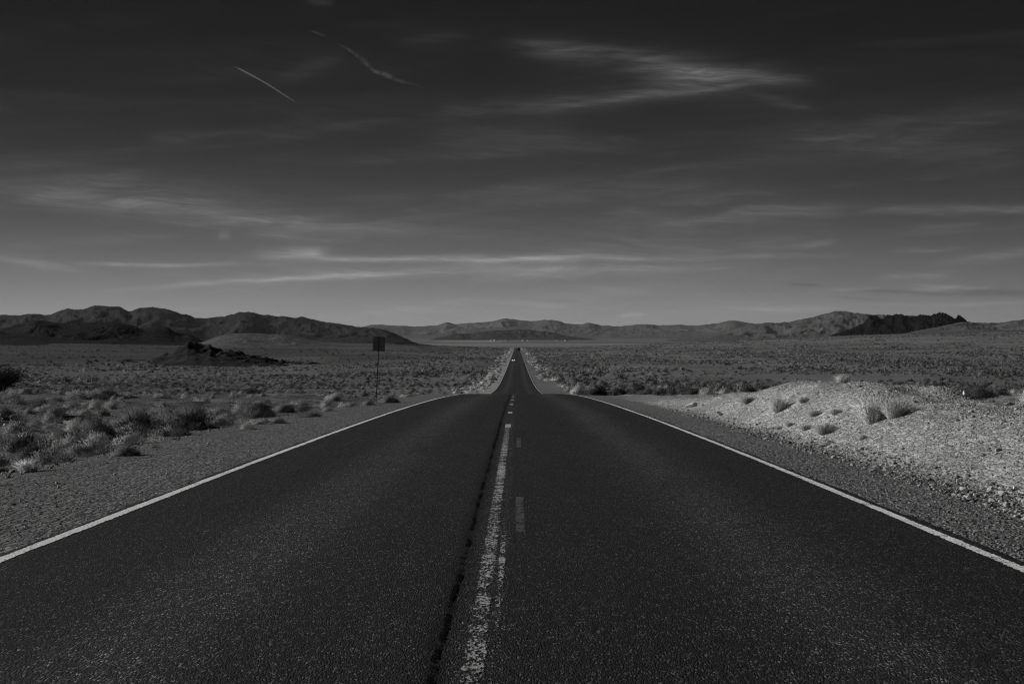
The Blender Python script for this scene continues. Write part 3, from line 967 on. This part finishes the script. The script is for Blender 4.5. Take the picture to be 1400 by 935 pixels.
# shrubs behind the brow and behind the berm: given by distance along the road
BROW = [
    (793, 118, 27, 24, 'dome', 3, .34, 'pale straw bush beside the road where it drops from sight'),
    (818, 121, 34, 22, 'dome', 0, .05, 'first black bush right of the pale straw bush at the brow'),
    (846, 123, 36, 21, 'dome', 2, .045, 'black bush in the middle of the dark row behind the brow'),
    (874, 120, 34, 20, 'dome', 4, .055, 'last black bush of the dark row behind the brow'),
    (918, 118, 30, 17, 'dome', 1, .075, 'dark grey bush left of a wider one behind the berm tip'),
    (948, 115, 40, 17, 'dome', 2, .07, 'wide dark bush rising behind the low end of the berm'),
    (1024, 96, 34, 17, 'dome', 0, .055, 'black bush peeping over the berm crest right of the wide dark bush'),
    (1062, 92, 26, 14, 'dome', 3, .08, 'dark bush just over the berm crest left of the crest tuft'),
    (1244, 50, 34, 16, 'tuft', 2, .34, 'pale grass clump growing out of the shadow behind the berm'),
    (1276, 62, 44, 18, 'dome', 2, .075, 'dark bush behind the pale grass clump at the back of the berm'),
    (1342, 86, 48, 22, 'dome', 1, .07, 'broad dark bush on the plain above the white rock pair'),
    (1332, 58, 20, 12, 'mid', 1, .28, 'pale round bush right behind the white rock pair'),
    (1356, 60, 20, 11, 'mid', 0, .27, 'second pale round bush right of the white rock pair'),
    (1378, 52, 36, 15, 'mid', 2, .08, 'low dark bush behind the berm near the right edge'),
    (1392, 66, 24, 13, 'mid', 3, .27, 'pale bush above the low dark one at the right edge'),
    (1305, 74, 30, 13, 'mid', 0, .12, 'grey bush between the pale round bush and the broad dark bush'),
]
for (px, y, pw, ph, kind, i, tone, label) in BROW:
    x = (px - VPX) / F_PX * y
    s = y / F_PX
    nm, ct = ('grass_tuft', 'grass tuft') if kind == 'tuft' else ('desert_shrub', 'shrub')
    plant(kind, i, x, y, pw * s, ph * s, tone, label, 'shrubs behind the brow and berm', nm, ct)
    fixed.append((x, y, pw * s * .5))


def free(x, y, r):
    return all((x - a) ** 2 + (y - b) ** 2 > (r + c) ** 2 * .55 for a, b, c in fixed)


# the other scrub on the near flats, large enough to be told apart
n_l = n_r = 0
for _ in range(6000):
    if n_l >= 172 and n_r >= 66:
        break
    y = random.uniform(19, 116) if random.random() < .5 else random.uniform(19, 60)
    t = random.uniform(-.385, .385)
    x = t * y
    if x < 0 and n_l < 172 and x < -7.6:
        s = random.uniform(.3, 1.0)
        if vnoise(x * .16, y * .16, 91) < .36 or (y < 36 and x > -15 and random.random() < .45) or not free(x, y, s * .5):
            continue
        dark = random.random() < .35
        plant('mid', random.randrange(4), x, y, s, s * random.uniform(.5, .8), random.uniform(.06, .10) if dark else random.uniform(.13, .26),
              'dark low shrub scattered over the stony left flat' if dark else 'pale low shrub scattered over the stony left flat',
              'dark scrub of the left flat' if dark else 'pale scrub of the left flat')
        n_l += 1
        fixed.append((x, y, s * .5))
    elif x > 11.5 and y > 34 and n_r < 66 or (x > 5.5 and y > 88 and n_r < 66):
        s = random.uniform(.45, 1.5)
        if not free(x, y, s * .5):
            continue
        dark = random.random() < .5
        plant('mid', random.randrange(4), x, y, s, s * random.uniform(.5, .8), random.uniform(.06, .10) if dark else random.uniform(.24, .40),
              'dark shrub on the plain behind the bright berm' if dark else 'pale shrub on the plain behind the bright berm',
              'dark scrub behind the berm' if dark else 'pale scrub behind the berm')
        n_r += 1
        fixed.append((x, y, s * .5))

# the scrub of the plain beyond the brow: one mass nobody could count
LOD = [(205, 420, .20, [dome(400 + i, 150, (.10, .2), (.05, .09), flat=.6) for i in range(6)]),
       (420, 900, .13, [dome(420 + i, 34, (.2, .36), (.12, .2), 3, flat=.6) for i in range(6)]),
       (900, 2250, .045, [dome(440 + i, 10, (.4, .6), (.3, .42), 2, flat=.6) for i in range(6)])]
V_, T_, A_, N_ = [], [], [], []
nv = 0
for y0, y1, dens, protos in LOD:
    n = int(.40 * (y1 ** 2 - y0 ** 2) * dens)
    Yb = np.sqrt(rng.uniform(y0 ** 2, y1 ** 2, n))
    Xb = rng.uniform(-.40, .40, n) * Yb
    nearroad = np.abs(Xb) < 7.5 + 5.5 * vnoise(Xb * .02 + 3, Yb * .02, 98)
    keep = (Xb < -5.3) | (Xb > np.where(Yb < 340, 8.5, 5.8))
    keep &= ~((Xb < -60) & (Yb > 560) & (Yb < 1900) & (rng.random(n) < .85))
    keep &= (vnoise(Xb * .045, Yb * .016, 95) * 1.1 + vnoise(Xb * .012, Yb * .004, 96) * .7 + rng.random(n) * .6 + nearroad * .3) > np.where(Xb > 0, .98, 1.02) - .22 * (Yb < 330)
    Xb, Yb, nearroad = Xb[keep], Yb[keep], nearroad[keep]
    n = len(Xb)
    size = .45 + 1.15 * rng.random(n) ** 1.7
    big = (vnoise(Xb * .03, Yb * .012, 97) > .6) & (rng.random(n) < .4)
    size = np.where(big, size * 1.7, size)
    pale = rng.random(n) < np.where(nearroad, .68, np.where(Xb > 0, .5, .4))
    tone = np.where(pale, np.where(nearroad, rng.uniform(.38, .62, n), rng.uniform(.16, .32, n)), rng.uniform(.06, .11, n))
    tone = np.where((Xb < -60) & (Yb > 560), tone * .5, tone)
    Zb = H(Xb, Yb) - .04
    which = rng.integers(0, len(protos), n)
    for k, (pv, pt) in enumerate(protos):
        pv, pt, pn = puff(pv, pt, .8)
        s = np.nonzero(which == k)[0]
        a = rng.uniform(0, 2 * math.pi, len(s))
        ca, sa = np.cos(a)[:, None] * size[s][:, None], np.sin(a)[:, None] * size[s][:, None]
        hz = (size[s] * rng.uniform(.7, 1.15, len(s)))[:, None]
        vv = np.stack([pv[None, :, 0] * ca - pv[None, :, 1] * sa + Xb[s][:, None], pv[None, :, 0] * sa + pv[None, :, 1] * ca + Yb[s][:, None], pv[None, :, 2] * hz + Zb[s][:, None]], -1)
        V_.append(vv.reshape(-1, 3))
        T_.append((pt[None] + (np.arange(len(s)) * len(pv))[:, None, None] + nv).reshape(-1, 3))
        ca, sa = np.cos(a)[:, None], np.sin(a)[:, None]
        N_.append(np.stack([pn[None, :, 0] * ca - pn[None, :, 1] * sa, pn[None, :, 0] * sa + pn[None, :, 1] * ca, np.broadcast_to(pn[None, :, 2], (len(s), len(pv)))], -1).reshape(-1, 3))
        A_.append(np.repeat(tone[s], len(pv)))
        nv += len(s) * len(pv)
field = link('scrub', make_mesh('scrub', np.concatenate(V_), np.concatenate(T_), None, M_FIELD, {'tone': np.concatenate(A_)}, smooth=True, nrm=np.concatenate(N_)))
tag(field, 'countless low desert shrubs covering the plain beyond the brow', 'scrub', kind='stuff')

# ------------------------------------------------------------------ stones
PHI = (1 + 5 ** .5) / 2
ICO_V = unit(np.array([(-1, PHI, 0), (1, PHI, 0), (-1, -PHI, 0), (1, -PHI, 0), (0, -1, PHI), (0, 1, PHI), (0, -1, -PHI), (0, 1, -PHI), (PHI, 0, -1), (PHI, 0, 1), (-PHI, 0, -1), (-PHI, 0, 1)], float))
ICO_T = np.array([(0, 11, 5), (0, 5, 1), (0, 1, 7), (0, 7, 10), (0, 10, 11), (1, 5, 9), (5, 11, 4), (11, 10, 2), (10, 7, 6), (7, 1, 8), (3, 9, 4), (3, 4, 2), (3, 2, 6), (3, 6, 8), (3, 8, 9), (4, 9, 5), (2, 4, 11), (6, 2, 10), (8, 6, 7), (9, 8, 1)])


def stones(X, Y, R, tone):
    n = len(X)
    jit = rng.uniform(.62, 1.25, (n, 12))
    v = ICO_V[None] * jit[..., None] * (R[:, None] * rng.uniform(.7, 1.3, (n, 1)))[..., None]
    v[..., 2] *= rng.uniform(.5, .9, (n, 1))
    a = rng.uniform(0, 6.28, (n, 1))
    x, y_ = v[..., 0] * rng.uniform(.9, 1.5, (n, 1)), v[..., 1]
    v[..., 0], v[..., 1] = x * np.cos(a) - y_ * np.sin(a), x * np.sin(a) + y_ * np.cos(a)
    v += np.stack([X, Y, H(X, Y) + R * .18], -1)[:, None]
    t = ICO_T[None] + (np.arange(n) * 12)[:, None, None]
    return v.reshape(-1, 3), t.reshape(-1, 3), np.repeat(tone, 12)


def scatter(n, x0, x1, y0, y1, r0, r1, t0, t1, pw=2.6):
    u = rng.random(n)
    Yr = 1 / (1 / y0 + (1 / y1 - 1 / y0) * u)      # denser near the camera
    Xr = rng.uniform(x0, x1, n)
    ok = np.abs(Xr / Yr) < .42
    Xr, Yr = Xr[ok], Yr[ok]
    n = len(Xr)
    R = r0 + (r1 - r0) * rng.random(n) ** pw
    return stones(Xr, Yr, R, rng.uniform(t0, t1, n))


SC = [scatter(60000, 5.45, 9.8, 12, 75, .003, .020, .14, .50, 3.4), scatter(700, 5.3, 9.6, 14, 70, .015, .05, .2, .5, 3), scatter(16000, RX1 + .06, 5.6, 8, 60, .005, .018, .08, .32, 3), scatter(3200, 4.95, 5.8, 10, 50, .012, .045, .08, .42, 3),
      scatter(16000, -7.6, RX0 - .06, 8, 70, .003, .016, .08, .45, 3.2), scatter(20000, -30, -7, 16, 75, .006, .04, .08, .34, 3.5), scatter(4000, 9, 34, 24, 110, .02, .09, .08, .3, 3)]
off, V_, T_, A_ = 0, [], [], []
for v, t, a in SC:
    V_.append(v)
    T_.append(t + off)
    A_.append(a)
    off += len(v)
gravel = link('gravel', make_mesh('gravel', np.concatenate(V_), np.concatenate(T_), None, M_STONE, {'tone': np.concatenate(A_)}))
tag(gravel, 'loose stones and crushed rock along both shoulders and the berm', 'gravel', kind='stuff')

# rocks one can point to
def rock_mesh(seed):
    g = np.random.default_rng(seed)
    v, t = ICO_V.copy(), ICO_T
    for _ in range(1):
        e, nv_, out = {}, [tuple(p) for p in v], []
        for a, b, c in t:
            m_ = []
            for i, j in ((a, b), (b, c), (c, a)):
                k = (min(i, j), max(i, j))
                if k not in e:
                    e[k] = len(nv_)
                    nv_.append(tuple(unit((np.array(nv_[i]) + np.array(nv_[j])) / 2)))
                m_.append(e[k])
            out += [(a, m_[0], m_[2]), (b, m_[1], m_[0]), (c, m_[2], m_[1]), tuple(m_)]
        v, t = np.array(nv_), np.array(out)
    for _ in range(9):                                # flat fracture faces
        d = unit(g.normal(size=3))
        lim = g.uniform(.35, .75)
        s = v @ d
        v = v - np.outer(np.clip(s - lim, 0, None), d)
    v = v * (1 + .06 * g.normal(size=(len(v), 1)) * .5)
    return make_mesh('rock', v * [.5, .5, .5], t, None, M_ROCK)


ROCK = [rock_mesh(500 + i) for i in range(4)]
for (px, py, pw, ph, tone, label) in [
    (97, 541, 11, 8, .62, 'bright white rock alone on the far rim of the left flat'),
    (1319, 541, 8, 9, .75, 'larger of two white rocks on the berm crest'),
    (1327, 540, 5, 6, .65, 'smaller of two white rocks on the berm crest'),
    (944, 557, 20, 9, .55, 'long pale slab of rock at the far foot of the berm'),
    (985, 568, 14, 7, .12, 'dark boulder at the berm foot right of the pale slab'),
    (1240, 641, 8, 7, .55, 'pale rock at the foot of the berm below the biggest tuft'),
    (1311, 659, 11, 8, .62, 'white rounded rock in the stones at the near berm foot'),
    (1322, 652, 12, 6, .5, 'flat pale rock just above the white rounded rock'),
    (1345, 661, 11, 7, .58, 'white rock midway along the stones of the near berm foot'),
    (1369, 676, 16, 9, .55, 'widest pale rock in the stones of the near berm foot'),
    (1388, 670, 11, 8, .6, 'white rock nearest the right edge at the berm foot'),
    (1368, 687, 9, 6, .42, 'grey rock below the widest pale rock on the right shoulder'),
    (1381, 582, 6, 6, .7, 'bright single stone high on the near berm face'),
    (16, 573, 8, 7, .6, 'white stone low on the left flat, above its neighbours'),
    (28, 581, 7, 8, .62, 'white upright stone on the left flat beside a grey bush'),
    (5, 584, 6, 6, .5, 'small white stone on the left flat at the picture edge'),
    (66, 573, 8, 4, .5, 'pale flat stone on the left flat above the near cluster'),
    (77, 662, 7, 5, .45, 'upper of two pale stones on the left gravel shoulder'),
    (79, 668, 6, 5, .5, 'lower of two pale stones on the left gravel shoulder'),
    (284, 608, 8, 5, .4, 'pale stone on the gravel right of the near left cluster'),
    (156, 650, 6, 4, .4, 'small pale stone in the middle of the left shoulder'),
    (17, 691, 9, 5, .05, 'black stone on the left shoulder near the picture edge'),
    (1134, 606, 8, 6, .09, 'black stone on the right shoulder below the tufts'),
]:
    x, y = at_px(px, py)
    s = y / F_PX
    o = link('rock', random.choice(ROCK), loc=(x, y, H1(x, y) + ph * s * .30))
    o.scale = (pw * s, pw * s * .8, ph * s * 1.1)
    o.rotation_euler = (random.uniform(-.2, .2), random.uniform(-.3, .3), random.uniform(-.5, .5))
    o.color = grey4(tone)
    tag(o, label, 'rock', 'single rocks by the road')

# ------------------------------------------------------------------ the road sign, seen from its back
sx, sy = at_px(514, 549)
sgn = empty('road_sign', (sx, sy, H1(sx, sy)))
tag(sgn, 'rectangular road sign seen from its dark back, on a thin leaning post', 'sign')
sgn.rotation_euler = (0, math.radians(3.0), 0)
k = sy / F_PX
ztop, zbot = 89 * k, 69 * k
MB().box(-.017, .017, -.022, .022, -.4, ztop - .05).build('post', M_STEEL, sgn)
bw = 8.3 * k
MB().box(-bw, bw, .026, .030, zbot, ztop).build('sign_panel', M_ALU, sgn)
MB().box(-bw + .012, bw - .012, .0305, .032, zbot + .012, ztop - .012).build('sign_face', M_SIGNFACE, sgn)
for f in (.2, .8):
    MB().cyl((0, -.026, zbot + (ztop - zbot) * f), 1, .012, .012, 8).build('bolt', M_STEEL, sgn)

# ------------------------------------------------------------------ vehicles far down the road
M_WCAR = mat_plain('white_car_paint', .8, .25, spec=.6, vary=.02)
M_GLASS = mat_plain('dark_glass', .02, .08, spec=.8, vary=.05)
M_TYRE = mat_plain('tyre_rubber', .02, .9)
M_RIM = mat_plain('wheel_rim', .4, .4, .7)
M_DARKP = mat_plain('dark_truck_paint', .02, .4)
M_GREYP = mat_plain('dark_cargo_panel', .025, .6)
M_LAMP, n_ = new_mat('headlamp_glow')
b_ = finish(n_, (.9, .9, .9, 1), .2)
b_.inputs['Emission Color'].default_value = (1, 1, 1, 1)
b_.inputs['Emission Strength'].default_value = 2.0

cy = 700.0
car = empty('car', (-1.85, cy, road_z(cy) + .002), math.pi)
tag(car, 'white car with headlights on, coming towards the camera far down the road', 'car')
MB().prism_x([(-2.2, .35), (-2.25, .62), (-2.1, .82), (-1.2, .95), (-.7, 1.0), (1.5, 1.02), (2.2, .95), (2.25, .4), (2.1, .28), (-2.0, .28)], -.9, .9).build('body', M_WCAR, car)
MB().prism_x([(-.75, 1.0), (-.1, 1.44), (1.0, 1.47), (1.75, 1.02)], -.74, .74).build('cabin', M_GLASS, car)
MB().prism_x([(-.15, 1.445), (0, 1.49), (.95, 1.51), (1.1, 1.46)], -.72, .72).build('roof', M_WCAR, car)
for wx_ in (-.82, .82):
    for wy_ in (-1.4, 1.4):
        wl_ = MB().cyl((wx_, wy_, .32), 0, .32, .22, 18).build('wheel', M_TYRE, car)
        MB().cyl((wx_ * 1.14, wy_, .32), 0, .19, .05, 14).build('rim', M_RIM, wl_)
for hx in (-.45, .45):
    MB().box(hx - .22, hx + .22, 2.2, 2.28, .62, .80).build('headlight', M_LAMP, car)
car.scale = (1, -1, 1) if False else (1, 1, 1)
car.rotation_euler = (0, 0, math.pi)

ty = 1450.0
tr = empty('truck', (1.75, ty, road_z(ty) + .002))
tag(tr, 'dark box truck driving away near the brow of the far road', 'truck')
MB().box(-1.2, 1.2, -3.4, 2.2, 1.0, 3.6).build('cargo_box', M_GREYP, tr)
MB().prism_x([(2.3, .6), (2.3, 2.6), (3.3, 2.55), (3.9, 1.6), (4.1, 1.4), (4.1, .6)], -1.1, 1.1).build('cab', M_DARKP, tr)
MB().box(-.9, .9, -3.3, 2.6, .6, .97).build('chassis', M_TYRE, tr)
for wx_ in (-1.0, 1.0):
    for wy_ in (-2.2, 3.1):
        MB().cyl((wx_, wy_, .48), 0, .48, .3, 16).build('wheel', M_TYRE, tr)

# ------------------------------------------------------------------ pale buildings on the far valley floor
M_BW = mat_plain('pale_building_wall', .3, .8, vary=.05)
M_BR = mat_plain('pale_roof', .25, .7)
for (px, Yb, wd_, ht, label) in [(672, 9100, 16, 10, 'tiny white building at the end of the pale lake strip'), (677, 9150, 18, 12, 'tallest white building right of the lake strip'),
                                 (693, 9000, 24, 6, 'low wide pale building left of the far road'), (716, 9050, 20, 10, 'white building just right of the far road end'),
                                 (722, 9200, 12, 7, 'small white building right of the one by the road end'), (762, 9000, 14, 6, 'lonely small pale building well right of the road'),
                                 (774, 9100, 22, 7, 'rightmost pale building on the valley floor')]:
    xb = (px - VPX) / F_PX * Yb
    bl = empty('building', (xb, Yb, H1(xb, Yb)), .8)
    tag(bl, label, 'building', 'pale buildings on the valley floor')
    MB().box(-wd_ / 2, wd_ / 2, -7, 7, -3, ht * .75).build('wall', M_BW, bl)
    MB().prism_x([(-7.6, ht * .75 + .01), (0, ht), (7.6, ht * .75 + .01)], -wd_ / 2 - .6, wd_ / 2 + .6).build('roof', M_BR, bl)

# ------------------------------------------------------------------ condensation trails, nine kilometres up
def trail_mat(name, alpha, noise_sc, lo, hi):
    m, n = new_mat(name)
    lw = n.node('ShaderNodeLayerWeight')
    lw.inputs['Blend'].default_value = .5
    face = n.m('POWER', n.m('SUBTRACT', 1.0, lw.outputs['Facing']), 1.5)
    f = n.ramp(n.noise(pos(n), noise_sc, 4.0), lo, hi)
    a = n.m('MULTIPLY', n.m('MULTIPLY', face, alpha), n.m('MULTIPLY', f, n.attr('dense')))
    d = n.node('ShaderNodeBsdfDiffuse')
    d.inputs['Color'].default_value = (.85, .85, .85, 1)
    tl = n.node('ShaderNodeBsdfTranslucent')
    tl.inputs['Color'].default_value = (.85, .85, .85, 1)
    ad = n.node('ShaderNodeAddShader')
    t = n.node('ShaderNodeBsdfTransparent')
    mx = n.node('ShaderNodeMixShader')
    n.t.links.new(d.outputs[0], ad.inputs[0])
    n.t.links.new(tl.outputs[0], ad.inputs[1])
    n.put(mx.inputs[0], a)
    n.t.links.new(t.outputs[0], mx.inputs[1])
    n.t.links.new(ad.outputs[0], mx.inputs[2])
    o = n.node('ShaderNodeOutputMaterial')
    n.t.links.new(mx.outputs[0], o.inputs['Surface'])
    return m


def contrail(label, pts, mat, alt=9000.0):
    """pts: pixel x, y, half width in px, density"""
    f = pchip(range(len(pts)), [p[0] for p in pts]), pchip(range(len(pts)), [p[1] for p in pts]), pchip(range(len(pts)), [p[2] for p in pts]), pchip(range(len(pts)), [p[3] for p in pts])
    T = np.linspace(0, len(pts) - 1, 90)
    ring, dens = [], []
    C = []
    for t in T:
        x, y = f[0](t), f[1](t)
        v = (HORY - y) / F_PX
        Yd = alt / v
        C.append(((x - VPX) / F_PX * Yd, Yd, alt + EYE))
    C = np.array(C)
    for i, t in enumerate(T):
        tg = unit(C[min(i + 1, 89)] - C[max(i - 1, 0)])
        a = unit(np.cross(tg, [0, 0, 1.0]))
        b = np.cross(a, tg)
        r = f[2](t) * C[i, 1] / F_PX
        for k in range(14):
            an = 2 * math.pi * k / 14
            ring.append(C[i] + r * (a * math.cos(an) + b * math.sin(an)))
            dens.append(f[3](t))
    q = [[i * 14 + k, i * 14 + (k + 1) % 14, (i + 1) * 14 + (k + 1) % 14, (i + 1) * 14 + k] for i in range(89) for k in range(14)]
    o = link('contrail', make_mesh('contrail', ring, None, q, mat, {'dense': dens}, smooth=True))
    tag(o, label, 'contrail')


contrail('thin straight white vapour trail high in the left sky', [(320, 91, .9, .2), (336, 99, 1.5, 1), (365, 115, 1.5, 1), (390, 131, 1.4, .9), (404, 140, .8, .6)], trail_mat('fresh_trail', .16, .0005, .1, .5))
contrail('broken wavy vapour trail beside the thin straight one', [(424, 43, 1.4, .12), (440, 48, 2.0, .3), (458, 58, 1.3, .03), (478, 69, 2.5, .8), (496, 83, 4.5, 1), (510, 96, 4.0, .9), (530, 104, 4.5, .7), (550, 112, 3.0, .35), (575, 118, 2.0, .05)],
         trail_mat('old_trail', .11, .0022, .32, .66))

# ------------------------------------------------------------------ haze: one closed box of thin even air round everything on the ground
hz = MB()
hz.box(-16400, 16400, -3300, 26900, -45, 480)
m, n = new_mat('haze_air')
pv = n.node('ShaderNodeVolumePrincipled')
pv.inputs['Color'].default_value = (.82, .82, .82, 1)
pv.inputs['Density'].default_value = 0.95e-5
pv.inputs['Anisotropy'].default_value = 0.0
o_ = n.node('ShaderNodeOutputMaterial')
n.t.links.new(pv.outputs[0], o_.inputs['Volume'])
haze = hz.build('haze', m)
tag(haze, 'thin even desert haze over the whole valley', kind='stuff')
